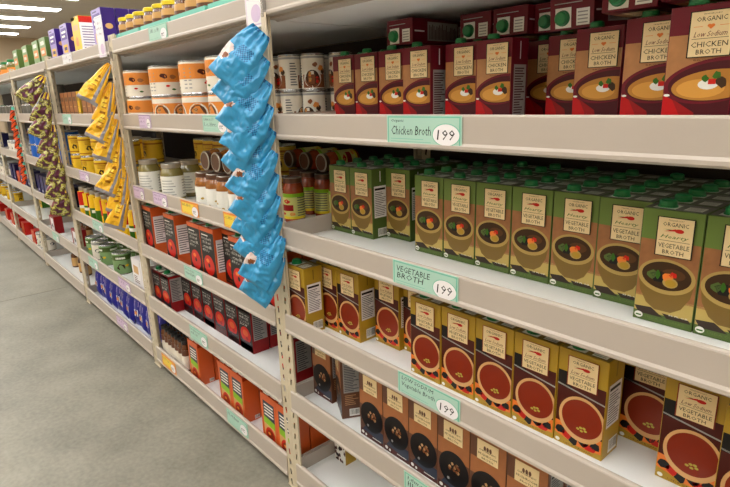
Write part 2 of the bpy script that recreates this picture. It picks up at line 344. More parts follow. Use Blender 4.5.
def art_mush(A):
    A.rect(0, .5, 1, 1, 'brown'); A.rect(0, .1, 1, .5, 'brownd'); A.rect(0, 0, 1, .12, 'choc'); A.up()
    A.rect(.0, .72, .2, .98, 'brownd'); A.pl([(.1, .1), (1, .05), (1, .2), (.3, .22)], 'slate'); A.up()
    A.ell(.52, .36, .48, .23, 'bowlk', 36); A.up(); A.ell(.52, .38, .42, .17, 'blk', 32); A.up()
    rg = random.Random(5)
    for q in range(11): A.blob(.40+.30*rg.random(), .33+.11*rg.random(), .045, 'mush' if q % 2 else 'snack', q, .5)
    A.ell(.36, .21, .04, .02, 'grey', 10); A.ell(.12, .06, .06, .025, 'white', 10); A.ell(.26, .045, .04, .02, 'white', 10); A.rect(.55, .05, .92, .062, 'white')
    A.up(); A.rect(.20, .72, .80, .97, 'cream'); A.up()
    for dx in (.42, .5, .58): A.ell(dx, .885, .035, .03, 'brownd', 10)
    A.text('ORGANIC', .26, .84, .74, .862, 'ink'); A.text('MUSHROOM', .24, .785, .76, .815, 'ink'); A.text('BROTH', .34, .74, .66, .765, 'ink')
def side_mush(A):
    A.rect(.1, .42, .92, .95, 'grey'); A.up(); A.rect(.14, .9, .8, .925, 'ink'); lines(A, .15, .45, .86, .89, 16, 'slate', 8, .4); lines(A, .15, .22, .86, .4, 6, 'mush', 9, .3); barcode(A, .35, .03, .85, .15, 4)
CW, CD, CH = .0965, .064, .202
K_chick = carton(CW, CD, CH, art_chicken, 'mar', side_red)
K_heart = carton(CW, CD, CH, art_hearty, 'gside', side_green, topk='cangy')
K_low = carton(CW, CD, CH, art_lowveg, 'must', side_must, topk='mustd')
K_mush = carton(CW, CD, CH, art_mush, 'brownd', side_mush, topk='brownd')
def row_put(kind, xs, Y, z, labf, group, rz=0, extra_rows=0, pitch=None, first=0):
    """xs: left edges"""
    n = 0
    for i, x in enumerate(xs):
        y = Y[i] if isinstance(Y, (list, tuple)) else Y
        for r in range(extra_rows+1):
            kind.put((x+random.uniform(-.0006, .0006), y+r*(kind.size[1]+.004), z), labf(i+first, r), group, (0, 0, rz+random.uniform(-.006, .006)))
def lab(desc, rowname):
    def f(i, r):
        if r == 0: return f'{desc}, {ORD[i]} from left in the front row on {rowname}'
        return f'{desc}, {ORD[r]} row back behind the {ORD[i]} front one on {rowname}'
    return f
# L2 chicken broth
Yc = .20
cs = [(336.5, .235), (357, .237), (380, .240), (403, .235), (447, .272), (476, .27), (526, .418), (546, .351), (573, .284), (621, .217), (663, .150)]
chick = []; 
for p_, y_ in reversed(cs):
    x_ = XA(p_, 90, y_)
    for (xx, yy) in chick:
        if abs(yy-y_) < .066: x_ = min(x_, xx-CW-.001)
    chick.insert(0, (x_, y_))
chick.append((chick[-1][0]+CW+.001, .15))
for i, (x, y) in enumerate(chick):
    for r in range(3):
        if y+(r+1)*(CD+.003) > DEPTH-.02 or (r > 0 and 3 <= i <= 9 and i != 4): break
        K_chick.put((x, y+r*(CD+.003), BRD[2]), lab('maroon chicken broth carton', 'second shelf')(i, r), 'chicken broth cartons standing on the second shelf')
# lying on top, cap ends to the aisle: local +Z -> -Y
lying = [(387, 38, .28), (460, 37, .37), (493, 31, .37), (527, 26, .395), (543, 27.6, .30), (602, 3, .21), (661, 3, .17)]
prevx = -9
for i, (p, py, y) in enumerate(lying):
    x = XA(p, py, y)
    x = max(x, prevx+CW+.002) if i != 4 else prevx+CW+.002; prevx = x
    K_chick.put((x, y+CH, BRD[2]+CH+(.0145 if i != 4 else .022)), f'maroon carton lying flat atop the standing chicken broth, {ORD[i]} from left, cap outward', 'chicken broth cartons lying on top', (math.pi/2+(.09 if i == 4 else 0), 0, 0))
# L3 hearty vegetable
p = CW+.0015
hx = [(-.017, .197), (-.017+p, .197), (.179, .249)] + [(.344+p*i, .197) for i in range(5)] + [(.344+5*p, .193), (.933, .146), (.933+p, .146)]
for i, (x, y) in enumerate(hx):
    nr = 5 if i > 2 else 4
    for r in range(nr):
        K_heart.put((x, y+r*(CD+.002), BRD[3]), lab('green vegetable broth carton', 'third shelf')(i, r), 'green vegetable broth cartons on the third shelf')
# L4 low sodium
lx = [(-.017, .016), (.036, .091), (.036+p, .091), (.246, .135), (.3435, .150), (.441, .078), (.441+p, .08), (.441+2*p, .08), (.441+3*p, .08), (.441+4*p, .081), (.955, .150), (1.0, .030), (1.0+p+.004, .03)]
lx[11] = (XA(660, 430, .115), .115); lx[12] = (lx[11][0]+p+.002, .075)
lx[10] = (min(XA(622, 430, .185), lx[11][0]-.0985), .185)
for i, (x, y) in enumerate(lx):
    for r in range(3):
        if y+(r+1)*(CD+.003) > .58 or (i == 9 and r > 0): break
        if r > 0 and i in (0,): break
        K_low.put((x, y+r*(CD+.003), BRD[4]), lab('mustard vegetable broth carton', 'fourth shelf')(i, r), 'mustard vegetable broth cartons on the fourth shelf')
# L5 mushroom
mx = [(-.017, .092, 0), (.083, .108, -.5), (.258, .057, 0)] + [(.258+p*i, .057-.001*i, 0) for i in range(1, 6)]
for i, (x, y, rz) in enumerate(mx):
    for r in range(2 if i != 1 else 1):
        K_mush.put((x, y+r*(CD+.003), BRD[5]), lab('brown mushroom broth carton', 'fifth shelf')(i, r), 'mushroom broth cartons on the fifth shelf', (0, 0, rz))
# odd carton at the far end of bay 0, L5
def art_odd(A):
    A.rect(0, 0, 1, 1, 'white'); A.up()
    rg = random.Random(11)
    for q in range(22): A.blob(rg.random(), rg.random(), .09, 'choc' if q % 2 else 'ink', q, 1)
K_floral = carton(.060, .045, .09, art_odd, 'must', None, topk='must', capk=None, name='snack_box', cat='box')
K_floral.put((.004, .147, BRD[6]), 'small white box with dark floral pattern and mustard side on the bottom shelf', 'lone box on the bottom shelf')
# ---------------------------------------------------------------- bay 1 cartons
def art_tomato(A):
    A.rect(0, 0, 1, 1, 'blk'); A.up(); A.rect(0, .93, 1, 1, 'rust'); A.rect(0, 0, 1, .08, 'rustd'); A.up()
    A.rect(.12, .86, .6, .88, 'white'); A.text('~ORGANIC', .12, .79, .86, .84, 'white'); A.text('~CREAMY', .12, .72, .8, .77, 'white')
    A.text('~TOMATO', .12, .645, .88, .70, 'white'); A.text('~SOUP', .12, .58, .62, .625, 'white')
    A.ell(.5, .34, .38, .18, 'tom', 28); A.up(); A.ell(.5, .34, .08, .04, 'blk', 10); A.ell(.42, .42, .12, .035, 'orange', 12); A.text('~AND RED PEPPER', .1, .11, .9, .14, 'rust')
def side_rust(A):
    A.rect(0, 0, 1, 1, 'rust'); A.up(); A.rect(.08, .25, .96, .82, 'pap'); A.up(); lines(A, .14, .29, .9, .78, 11, 'slate', 2, .3)
def art_tomred(A):
    A.rect(0, 0, 1, 1, 'blk'); A.rect(0, .0, 1, .16, 'bred'); A.rect(0, .93, 1, 1, 'bred'); A.up()
    A.text('~LOW SODIUM', .12, .84, .88, .88, 'white'); A.text('~ROASTED', .12, .76, .88, .82, 'white'); A.text('~TOMATO', .12, .67, .88, .74, 'grey'); A.text('SOUP', .12, .59, .7, .645, 'white')
    A.ell(.5, .38, .40, .19, 'tom', 28); A.up(); A.ell(.5, .42, .22, .08, 'rust', 14); A.ell(.6, .3, .1, .04, 'bred', 10); A.rect(.1, .2, .9, .235, 'slate')
def side_bred(A):
    A.rect(0, 0, 1, 1, 'bred'); A.up(); A.rect(.06, .3, .94, .95, 'grey'); A.up(); lines(A, .12, .33, .88, .92, 13, 'slate', 7, .4)
def art_orange(A):
    A.rect(0, 0, 1, 1, 'rust'); A.up(); A.rect(.16, .0, .9, .88, 'slate'); A.up(); A.rect(.16, 0, .9, .42, 'tan'); A.up()
    for q in range(4): A.rect(.24, .6+q*.065, .84, .63+q*.065, 'white')
    A.pl([(.16, .42), (.9, .38), (.9, .52), (.16, .56)], 'lime'); A.up(); A.ell(.55, .2, .32, .17, 'tom', 24); A.up(); A.ell(.55, .21, .22, .11, 'soupr', 20); A.up(); A.ell(.5, .24, .09, .03, 'canor', 10)
def side_orange(A):
    A.rect(0, 0, 1, 1, 'rust'); A.up(); barcode(A, .6, .02, .95, .1, 4); A.rect(0, .92, 1, 1, 'rustd')
K_tom = carton(.113, .072, .222, art_tomato, 'rust', side_rust, topk='rustd', name='soup_carton')
K_tomr = carton(.1, .07, .172, art_tomred, 'bred', side_bred, topk='mard', name='soup_carton')
K_org = carton(.101, .066, .195, art_orange, 'rust', side_orange, topk='rustd', capk='green', name='soup_carton')
tx = [(-1.232, .022), (-.973, .022), (-.730, .022), (-.615, .022), (-.500, .055), (-.385, .022), (-.270, .022), (-.155, .022)]
def lab1(desc, sh, mark='left of the blue bags'):
    def f(i, r):
        if r == 0: return f'{desc}, {ORD[i]} from left in front on the {sh}'
        return f'{desc}, {ORD[r]} behind the {ORD[i]} front one, {sh}'
    return f
row_put(K_tom, [a for a, b in tx], [b for a, b in tx], BRD[4], lab1('black tomato soup carton with orange sides', 'fourth shelf'), 'tomato soup cartons with orange sides', extra_rows=1)
rx = [-1.237, -1.136] + [-.501-.1065*i for i in range(5, -1, -1)] + [-.185]
row_put(K_tomr, rx, [.03, .03]+[.088]*6+[.07], BRD[5], lab1('black and red tomato soup carton', 'fifth shelf'), 'black and red tomato soup cartons', extra_rows=1)
ox = [-.890, -.597, -.492, -.243, -.158]
ox = [-.885, -.594, -.491, -.262, -.159]
row_put(K_org, ox, .024, BRD[6], lab1('orange soup carton with lime stripe', 'bottom shelf'), 'orange soup cartons on the bottom shelf', extra_rows=3)
# ---------------------------------------------------------------- cans and jars
def can(r, h, body, art=None, name='food_can', lid='steel', cat='can'):
    mb = MB(); c = .0015
    mb.lathe([(.0001, h-.004), (r*.86, h-.004), (r*.88, h-.001), (r*.94, h), (r*.97, h-.002), (r*.95, h-.006), (r*.95, .006), (r*.97, .002), (r*.93, 0), (.0001, .001)], lid, 28)
    lb = MB(); lb.lathe([(r*.95, h-.006), (r*.975, h-.008), (r*.975, h*.5), (r*.975, .008), (r*.95, .006)], body, 28)
    if art: A = Art(lb, 2*math.pi*r*.98, h-.016, cylm(r*.98, .008, -math.pi)); art(A)
    return Kind(name, cat, [('can_body', mb.mesh('can_body')), ('paper_label', lb.mesh('paper_label'))], (2*r, 2*r, h))
def cyrect(A, u0, v0, u1, v1, k):
    n = max(1, int((u1-u0)*28))
    for i in range(n):
        a = u0+(u1-u0)*i/n; b = u0+(u1-u0)*(i+1)/n; A.pl([(a, v0), (b, v0), (b, v1), (a, v1)], k)
def art_chili(A):
    cyrect(A, .0, .93, 1, 1, 'grey'); A.up()
    for c in (.27, .77):
        cyrect(A, c-.16, .0, c+.16, .42, 'snack'); A.up()
        A.ell(c-.02, .3, .12, .3, 'white', 20); A.up(); A.ell(c-.02, .32, .09, .24, 'soup', 18); A.up()
        for q in range(9): A.blob(c-.02+.06*math.cos(q*2.1), .32+.15*math.sin(q*1.7), .018, ['tom','canor','bowl'][q % 3], q, 2.2)
        A.blob(c+.1, .62, .04, 'canor', 3, 2.5); A.blob(c+.02, .72, .03, 'snack', 5, 2.5); A.blob(c+.13, .5, .03, 'soup', 5, 3); A.l -= 3
    A.up(); A.up()
    for c in (.02, .5):
        for q in range(9): cyrect(A, c, .1+q*.085, c+.09-.01*(q % 3), .13+q*.085, 'slate')
def art_pork(A):
    cyrect(A, 0, .45, 1, .96, 'canor'); A.up()
    for c in (.22, .55, .88):
        A.pl([(c-.12, .44), (c-.02, .52), (c+.03, .6), (c+.09, .5), (c+.12, .4)], 'canw'); A.up()
        A.blob(c-.03, .68, .035, 'choc', 4, 2.6); A.blob(c+.05, .64, .03, 'brown', 6, 2.6); A.blob(c+.0, .3, .02, 'tom', 6, 2); A.blob(c+.05, .17, .018, 'leaf', 2, 2); A.l -= 1
    A.up(); 
    for q in range(6): cyrect(A, .36, .12+q*.13, .43, .16+q*.13, 'grey')
def art_food(A):
    cyrect(A, 0, .8, 1, .98, 'canw'); cyrect(A, 0, .0, 1, .3, 'white'); A.up()
    for c in (.12, .32, .52, .72, .92):
        A.ell(c, .4, .085, .38, 'white', 16); A.up(); A.ell(c, .42, .07, .3, 'brownd', 16); A.up()
        for q in range(6): A.blob(c+.035*math.cos(q*2.1), .42+.16*math.sin(q*1.7), .016, ['canor','mush','soup'][q % 3], q, 2.4)
        A.l -= 2
def art_beans(A):
    cyrect(A, 0, .82, 1, .9, 'canyd'); cyrect(A, 0, .08, 1, .14, 'canyd'); A.up()
    for c in (.2, .5, .8):
        A.blob(c, .4, .05, 'soup', 3, 3)
        for q in range(3): cyrect(A, c-.07, .6+q*.07, c+.07, .63+q*.07, 'canyd')
def art_green(A):
    cyrect(A, 0, .7, 1, .95, 'gside'); A.up()
    for c in (.2, .5, .8): A.blob(c, .35, .07, 'soup', 3, 2.4); A.blob(c+.1, .4, .03, 'yel', 5, 2); cyrect(A, c-.08, .76, c+.08, .86, 'white')
K_chili = can(.0385, .111, 'canw', art_chili); K_pork = can(.067, .113, 'canw', art_pork); K_food = can(.067, .113, 'canor', art_food)
K_bean = can(.047, .117, 'canye', art_beans); K_green = can(.052, .125, 'cangr', art_green); K_grey = can(.038, .11, 'cangy'); K_blue = can(.055, .125, 'canbl')
K_wcan = can(.05, .12, 'canw', lambda A: (cyrect(A, 0, .85, 1, 1, 'grey'), A.up(), [A.blob(c, .5, .06, 'slate', 2, 2) for c in (.2, .5, .8)]))
def jar(r, h, glass, lidk, art=None, lab_=(.12, .68, 'white'), lidr=.86, name='food_jar', lidlow=True):
    g = MB(); lh = h*.12
    g.lathe([(.0001, .001), (r*.85, 0), (r*.97, .004), (r, .012), (r, h*.72), (r*.95, h*.78), (r*lidr*.93, h-lh), (r*lidr*.93, h-.004), (.0001, h-.004)], glass, 26)
    l = MB(); rr = r*lidr; l.lathe([(rr*.93, h-lh), (rr, h-lh+.001), (rr, h-.002, lidk if lidk != 'lidb' else 'lids'), (rr*.95, h, lidk if lidk != 'lidb' else 'lids'), (rr*.82, h), (rr*.80, h-.0015), (.0001, h-.0015)], lidk, 26)
    b = MB(); z0, z1 = h*lab_[0], h*lab_[1]; b.lathe([(r*1.0, z0), (r*1.008, z0), (r*1.008, z1), (r*1.0, z1)], lab_[2], 26)
    if art: A = Art(b, 2*math.pi*r*1.012, z1-z0, cylm(r*1.012, z0, -math.pi)); art(A)
    return Kind(name, 'jar', [('glass_jar', g.mesh('glass_jar')), ('lid', l.mesh('lid')), ('paper_label', b.mesh('paper_label'))], (2*r, 2*r, h))
def art_txt(A):
    for c in (.1, .4, .7):
        for q in range(6): cyrect(A, c, .12+q*.13, c+.2-.02*(q % 3), .16+q*.13, 'grey')
def art_salsa(A):
    cyrect(A, 0, .86, 1, 1, 'lime'); cyrect(A, 0, .0, 1, .1, 'yellid'); A.up()
    for c in (.3, .8): A.blob(c, .7, .05, 'tom', 2, 1.6); cyrect(A, c-.1, .32, c+.1, .56, 'bred'); A.blob(c+.08, .2, .05, 'canor', 7, 1.4); A.blob(c-.06, .2, .04, 'tom', 9, 1.4)
    for q in range(8): cyrect(A, .46, .12+q*.1, .66, .15+q*.1, 'slate')
def art_dots(A):
    for c in range(9): A.blob(.06+c*.11, .5 if c % 2 else .3, .025, 'must', c, 2)
    for c in range(12): A.blob(.04+c*.083, .03, .04, 'yellid2', c, 1.6)
K_jw = jar(.047, .158, 'jgrn', 'lids', art_txt); K_js = jar(.036, .15, 'jred', 'lidb', art_salsa, (.1, .66, 'sallab'))
K_jm = jar(.041, .15, 'jamb', 'lidb', art_dots, (.08, .66, 'white')); K_sau = jar(.0435, .128, 'jbrn', 'yellid', lambda A: (cyrect(A, 0, .55, 1, .75, 'brownd'),), (.12, .78, 'tan'), .96)
K_dark = jar(.019, .155, 'jbrn', 'lidk', lambda A: (cyrect(A, 0, .7, 1, 1, 'brownd'),), (.1, .72, 'canw'), .8)
K_dk = jar(.03, .125, 'jbrn', 'lidk', None, (.1, .62, 'tan'), .8)
K_grn = jar(.06, .15, 'jgrn', 'green', None, (.2, .6, 'canor'))
def cyl_row(kind, pts, z, labf, group, turn=None, z2=None, rot=None):
    for i, (x, y) in enumerate(pts):
        kind.put((x, y, z), labf(i), group, (0, 0, (turn[i] if turn else random.uniform(-.5, .5))))
# bay 0/1 boundary: chili cans, two high
cx = [(-.165, .185), (-.098+.0, .235), (.018, .185), (.094, .20)]
cxs = [(XA(272, 90, .2), .20), (XA(291.5, 90, .22), .22), (XA(314, 90, .262), .262), (-.098, .325)]
k = 0
for i, (x, y) in enumerate(cxs):
    for t in range(2):
        K_chili.put((x, y, BRD[2]+t*.111), f'white chili can with bowl picture, {["lower","upper"][t]} one, {ORD[i]} from left beside the blue bags', 'white chili cans on the second shelf', (0, 0, [-.9, .4, -1.25, .75][i]+t*.55))
for i, (x, y) in enumerate(((-.30, .32), (-.205, .345), (-.30, .42))):
    for t in range(2): K_chili.put((x, y, BRD[2]+t*.111), f'white chili can in the back row, {["lower","upper"][t]} one, {ORD[i]} from left beside the blue bags', 'white chili cans on the second shelf', (0, 0, .3+i))
# salsa jars
for i, (x, y, rz) in enumerate(((-.205, .185, 1.55), (-.275, .30, .4), (-.195, .305, .2), (-.115, .31, .25), (-.36, .31, .9), (-.235, .40, .5), (-.15, .40, 0))):
    K_js.put((x, y, BRD[3]), f'salsa jar with brown lid behind the blue bags, {["front one showing its back label","leftmost of the middle row","middle one of the middle row","rightmost of the middle row","nearly hidden at the left","back row left","back row right"][i]}', 'salsa jars on the third shelf', (0, 0, rz))
for i, x in enumerate((-.385, -.285, -.185)):
    K_js.put((x, .29+.15, BRD[3]+.15+.037), f'salsa jar lying atop the standing ones with lid outward, {ORD[i]} from left', 'salsa jars lying on their sides', (math.pi/2, 0, 0))
# bay 1 L2 : big orange cans, two high
pk = [(-1.172, .073), (XA(168, 85, .075), .073), (XA(200, 85, .075), .073), (XA(228, 85, .075), .073)]
pk = [(x-.0, y) for x, y in pk]
for i, (x, y) in enumerate(pk):
    for t in range(2):
        kd = K_pork if t == 1 or i < 1 else K_food
        kd.put((max(x, -1.175), y, BRD[2]+t*.113), f'orange and white can, {["lower","upper"][t]} one, {ORD[i]} from left in front on the second shelf', 'big orange and white cans, second shelf', (0, 0, .2+.3*i+t*.4))
for i in range(5):
    for t in range(2):
        K_pork.put((-1.15+.15*i, .245, BRD[2]+t*.113), f'orange and white can in the second row back, {["lower","upper"][t]} one, {ORD[i]} from left', 'big orange and white cans, second shelf', (0, 0, .6*i+t))
# bay 1 L3
for i, (x, y) in enumerate(((-1.19, .065), (XA(172, 175, .07), .07), (XA(190, 175, .175), .175))):
    K_jw.put((x, y, BRD[3]), ['white-labelled olive jar nearest the yellow bags on the third shelf', 'white-labelled olive jar, second from the yellow bags on the third shelf', 'white-labelled olive jar set back beside the dotted white-label jars', 'white-labelled olive jar half hidden between the two front ones'][i], 'white-labelled jars on the third shelf', (0, 0, .75))
for i in range(4):
    x = XA([205, 215.5, 226, 238][i], 185, .06)
    K_jm.put((x, .065, BRD[3]), f'amber jar with white dotted label, {ORD[i]} from left, left of the blue bags', 'dotted white-label jars on the third shelf', (0, 0, .3*i))
    K_jm.put((x, .150, BRD[3]), f'amber jar with white dotted label, behind the {ORD[i]} front one', 'dotted white-label jars on the third shelf', (0, 0, .3*i))
for i in range(3):
    K_jm.put((XA([205, 215.5, 227][i], 153, .06), .055+.15, BRD[3]+.15+.042), f'amber jar lying on the dotted-label jars with brown lid outward, {ORD[i]} from left', 'amber jars lying on their sides', (math.pi/2, 0, 0))
for i in range(8):
    for t in range(2):
        if BRD[3]+(t+1)*.117 > LT[2][1]: continue
        K_bean.put((-1.17+.1*i, .33, BRD[3]+t*.117), f'yellow can at the back, {["lower","upper"][t]} one, {ORD[i]} from left, behind the white-labelled jars', 'yellow cans at the back of the third shelf', (0, 0, .7*i))
# bay 1 L6 dark jars
for i in range(7):
    for r in range(5):
        K_dark.put((-1.20+.0405*i, .04+.041*r, BRD[6]), f'small dark jar with black lid and tan label, {ORD[i]} from left, {ORD[r]} row back', 'small dark jars on the bottom shelf', (0, 0, .4*i+r))
# bay 1 L1: jars in teal trays
def tray(w, d, h):
    mb = MB(); t = .002
    mb.box(0, w, 0, t, 0, h, 'teal'); mb.box(0, w, d-t, d, 0, h, 'teal'); mb.box(0, t, t, d-t, 0, h, 'teal'); mb.box(w-t, w, t, d-t, 0, h, 'teal'); mb.box(t, w-t, t, d-t, 0, t, 'teal')
    A = Art(mb, w, h, front(0, 0, 0)); 
    A.text('SATAY SAUCE', .1, .62, .6, .82, 'brownd') if False else A.rect(.08, .62, .55, .8, 'brownd')
    return Kind('shelf_tray', 'tray', [('shelf_tray', mb.mesh('shelf_tray'))], (w, d, h))
K_tray = tray(.27, .18, .068)
n = 0
for t in range(4):
    x0 = -1.235+.292*t
    K_tray.put((x0, .02, BRD[1]), f'teal cardboard tray of yellow-lidded jars on the top shelf, {ORD[t]} from left', 'teal trays on the top shelf')
    for i in range(3):
        for r in range(2):
            n += 1
            K_sau.put((x0+.046+.0885*i, .065+.0885*r, BRD[1]+.002), f'brown sauce jar with yellow lid in the {ORD[t]} teal tray, {["left","middle","right"][i]}, {["front","back"][r]}', 'yellow-lidded sauce jars on the top shelf', (0, 0, n))
# ---------------------------------------------------------------- boxes
def art_purple(A):
    A.rect(0, 0, 1, 1, 'lilac'); A.up(); A.rect(.1, .62, .9, .9, 'pbox'); A.rect(.2, .3, .8, .5, 'yel'); A.ell(.35, .14, .2, .08, 'canor', 14); A.ell(.7, .2, .16, .1, 'tan', 14); A.up()
    A.rect(.2, .78, .8, .83, 'white'); A.rect(.2, .68, .65, .73, 'white'); A.rect(.3, .36, .7, .44, 'pboxd'); A.rect(.15, .93, .6, .96, 'pboxd')
def side_purple(A):
    A.rect(0, 0, 1, 1, 'pboxd'); A.up(); A.ell(.5, .62, .3, .06, 'tan', 14); A.ell(.45, .12, .25, .04, 'grey', 12)
def art_yellow(A):
    A.rect(0, 0, 1, 1, 'yel'); A.rect(0, .93, .5, 1, 'white'); A.up(); A.rect(.15, .7, .85, .82, 'tan'); A.ell(.5, .2, .25, .08, 'leaf', 14); A.blob(.5, .45, .2, 'canor', 3, .6)
def side_yellow(A):
    A.rect(0, 0, 1, .86, 'pap'); A.rect(0, .86, 1, 1, 'tom'); A.up(); lines(A, .1, .05, .9, .82, 13, 'lild', 6, .3)
K_pur = carton(.145, .06, .208, art_purple, 'pboxd', side_purple, capk=None, name='snack_box', cat='box')
K_yel = carton(.13, .10, .215, art_yellow, 'yel', side_yellow, topk='tom', capk=None, name='cereal_box', cat='box')
for i, (x, y) in enumerate(((-2.445, .03), (-2.18, .03), (-1.595, .035))):
    for r in range(3):
        K_pur.put((x, y+r*.064, BRD[1]), f'purple snack box {["well left of the yellow box","just left of the yellow box","just right of the yellow box"][i]}, {["front","second","third"][r]} in depth', 'purple snack boxes on the top shelf')
K_yel.put((-1.93, .03, BRD[1]), 'yellow cereal box with red-orange top band between the purple boxes', None)
for i in range(6):
    for r in range(2): K_pur.put((-1.39+.15*i, .225+.064*r, BRD[1]+.0), f'purple box behind the yellow-lidded jars, {ORD[i]} from left, {["front","back"][r]} of two', 'purple boxes behind the sauce jars') if i > 0 else None
def art_gbox(A):
    A.rect(0, 0, 1, 1, 'cangr'); A.up(); A.rect(.1, .45, .9, .7, 'canor'); A.rect(.2, .78, .8, .9, 'white'); A.up(); A.rect(.2, .52, .7, .62, 'white'); A.blob(.5, .2, .2, 'gband', 3, .7)
K_gb = carton(.16, .07, .19, art_gbox, 'gside', None, capk=None, name='snack_box', cat='box')
for i, x in enumerate((-3.62, -3.27, -2.93, -2.72)):
    K_gb.put((x, .03, BRD[1]), f'green box with orange band on the top shelf, {ORD[i]} from left', 'green boxes on the top shelf')
    K_gb.put((x, .104, BRD[1]), f'green box with orange band behind the {ORD[i]} front one', 'green boxes on the top shelf')
for i, x in enumerate((-4.8, -4.5, -4.2, -3.9)):
    K_grn.put((x, .08, BRD[1]), f'green-lidded orange jar at the far left of the top shelf, {ORD[i]} from left', 'green-lidded jars on the top shelf')
def slab(w, d, h, k, kk, name='tea_box', cat='box', capk=None):
    def a(A): 
        A.rect(0, 0, 1, 1, k); A.up(); A.rect(.0, .0, .12, 1, kk); A.rect(.2, .3, .85, .34, kk); A.rect(.2, .7, .85, .84, kk); A.rect(.2, .5, .7, .53, 'tan')
    return carton(w, d, h, a, kk, None, capk=None, name=name, cat=cat)
K_brn = slab(.083, .10, .165, 'brown', 'brownd'); K_brny = slab(.05, .10, .165, 'yel', 'must')
for i in range(8):
    x = -2.40+.089*i
    if i == 4: K_brny.put((x, .025, BRD[2]), 'narrow yellow box between the brown boxes on the second shelf', None)
    else: K_brn.put((x, .025, BRD[2]), f'brown box on the second shelf left of the yellow bags, {ORD[i]} from left', 'brown boxes on the second shelf')
for i in range(9):
    for t in range(2): K_grey.put((-2.38+.1*i, .26, BRD[2]+t*.11), f'dark grey can behind the brown boxes, {["lower","upper"][t]} one, {ORD[i]} from left', 'grey cans behind the brown boxes')
# bay 2 L3 yellow cans
for i, x in enumerate((-2.38, -2.16, -1.90, -1.66, -1.42)):
    for t in range(2):
        K_bean.put((x, .07, BRD[3]+t*.117), f'yellow can, {["lower","upper"][t]} one, {ORD[i]} from left on the third shelf beside the yellow bags', 'yellow cans on the third shelf, front row', (0, 0, .5*i+t))
for i in range(8):
    for t in range(2):
        K_bean.put((-2.40+.14*i, .18, BRD[3]+t*.117), f'yellow can in the second row back, {["lower","upper"][t]} one, {ORD[i]} from left, third shelf', 'yellow cans on the third shelf, back row', (0, 0, .5*i+t))
# bay 2 L4 striped bottles
def art_str(A):
    cyrect(A, 0, .0, .5, .5, 'leaf'); cyrect(A, .5, .4, 1, 1, 'tom'); A.up(); cyrect(A, .3, .3, .7, .42, 'white')
K_str = jar(.034, .19, 'canye', 'lids', art_str, (.08, .85, 'yel'), .7, name='sauce_bottle')
for i in range(10):
    K_str.put((-2.38+.115*i, .06, BRD[4]), f'yellow and green bottle, {ORD[i]} from left on the fourth shelf by the yellow bags', 'yellow bottles on the fourth shelf', (0, 0, .9*i))
    if i < 9: K_str.put((-2.33+.115*i, .14, BRD[4]), f'yellow and green bottle in back, behind the {ORD[i]} front one', 'yellow bottles on the fourth shelf', (0, 0, .9*i))
# bay 2 L5 green cans
for i, (x, kd) in enumerate(((-2.395, K_green), (-2.28, K_wcan), (-2.11, K_green), (-1.86, K_green))):
    kd.put((x, .08, BRD[5]), f'{"white" if kd is K_wcan else "green"} can, {ORD[i]} from left on the fifth shelf under the yellow bags', 'green cans on the fifth shelf', (0, 0, i))
for i in range(8):
    K_green.put((-2.39+.14*i, .2, BRD[5]), f'green can in the second row, {ORD[i]} from left on the fifth shelf', 'green cans in the back row', (0, 0, i))
    if i < 5: K_green.put((-2.39+.14*i, .2, BRD[5]+.125), f'green can stacked on the second row, {ORD[i]} from left on the fifth shelf', 'green cans stacked in the back row', (0, 0, i))
def art_wb(A):
    A.rect(0, 0, 1, 1, 'pap'); A.up(); A.rect(0, .0, 1, .15, 'brownd'); A.rect(.2, .55, .8, .8, 'tan'); lines(A, .15, .25, .85, .5, 4, 'brownd', 2)
K_wb = carton(.12, .06, .17, art_wb, 'pap', None, capk=None, name='snack_box', cat='box')
for i, x in enumerate((-1.53, -1.40)): K_wb.put((x, .03, BRD[5]), f'white box with brown foot by the shelf post on the fifth shelf, {["left","right"][i]} one', 'white boxes by the post')
# bay 2 L6 blue packets
def packet(w, h, t, seed):
    mb = MB(); n, m = 6, 8; rg = random.Random(seed); vs = []
    for s in (-1, 1):
        for j in range(m+1):
            for i in range(n+1):
                u, v = i/n, j/m; th = t/2*(math.sin(math.pi*u)**.5)*(math.sin(math.pi*v)**.5 if 0 < v < 1 else 0)
                vs.append((w*u, s*th, h*v))
    q = (n+1)*(m+1); fs = []; 
    for s in range(2):
        for j in range(m):
            for i in range(n):
                a = s*q+j*(n+1)+i; f = [a, a+1, a+n+2, a+n+1]; fs.append(f if s == 0 else f[::-1])
    for f in fs:
        pass
    mb.add(vs, fs, 'navy', True)
    A = Art(mb, w, h, lambda u, v, e: (u, -t/2*(math.sin(math.pi*min(max(u/w,.02),.98))**.5)*(math.sin(math.pi*min(max(v/h,.02),.98))**.5)-.0015-e, v))
    A.rect(.3, .35, .7, .55, 'pap'); A.rect(.25, .65, .75, .8, 'lilac'); A.up(); A.rect(.35, .4, .62, .5, 'canor')
    return Kind('snack_packet', 'packet', [('snack_packet', mb.mesh('snack_packet'))], (w, t, h))
K_navy = packet(.10, .185, .05, 1)
for i in range(11):
    for r in range(2):
        K_navy.put((-2.42+.103*i, .06+.075*r, BRD[6]), f'navy blue snack packet, {ORD[i]} from left on the bottom shelf, {["front","back"][r]} row', 'navy packets on the bottom shelf', (-.08, 0, .15*math.sin(i*2)))
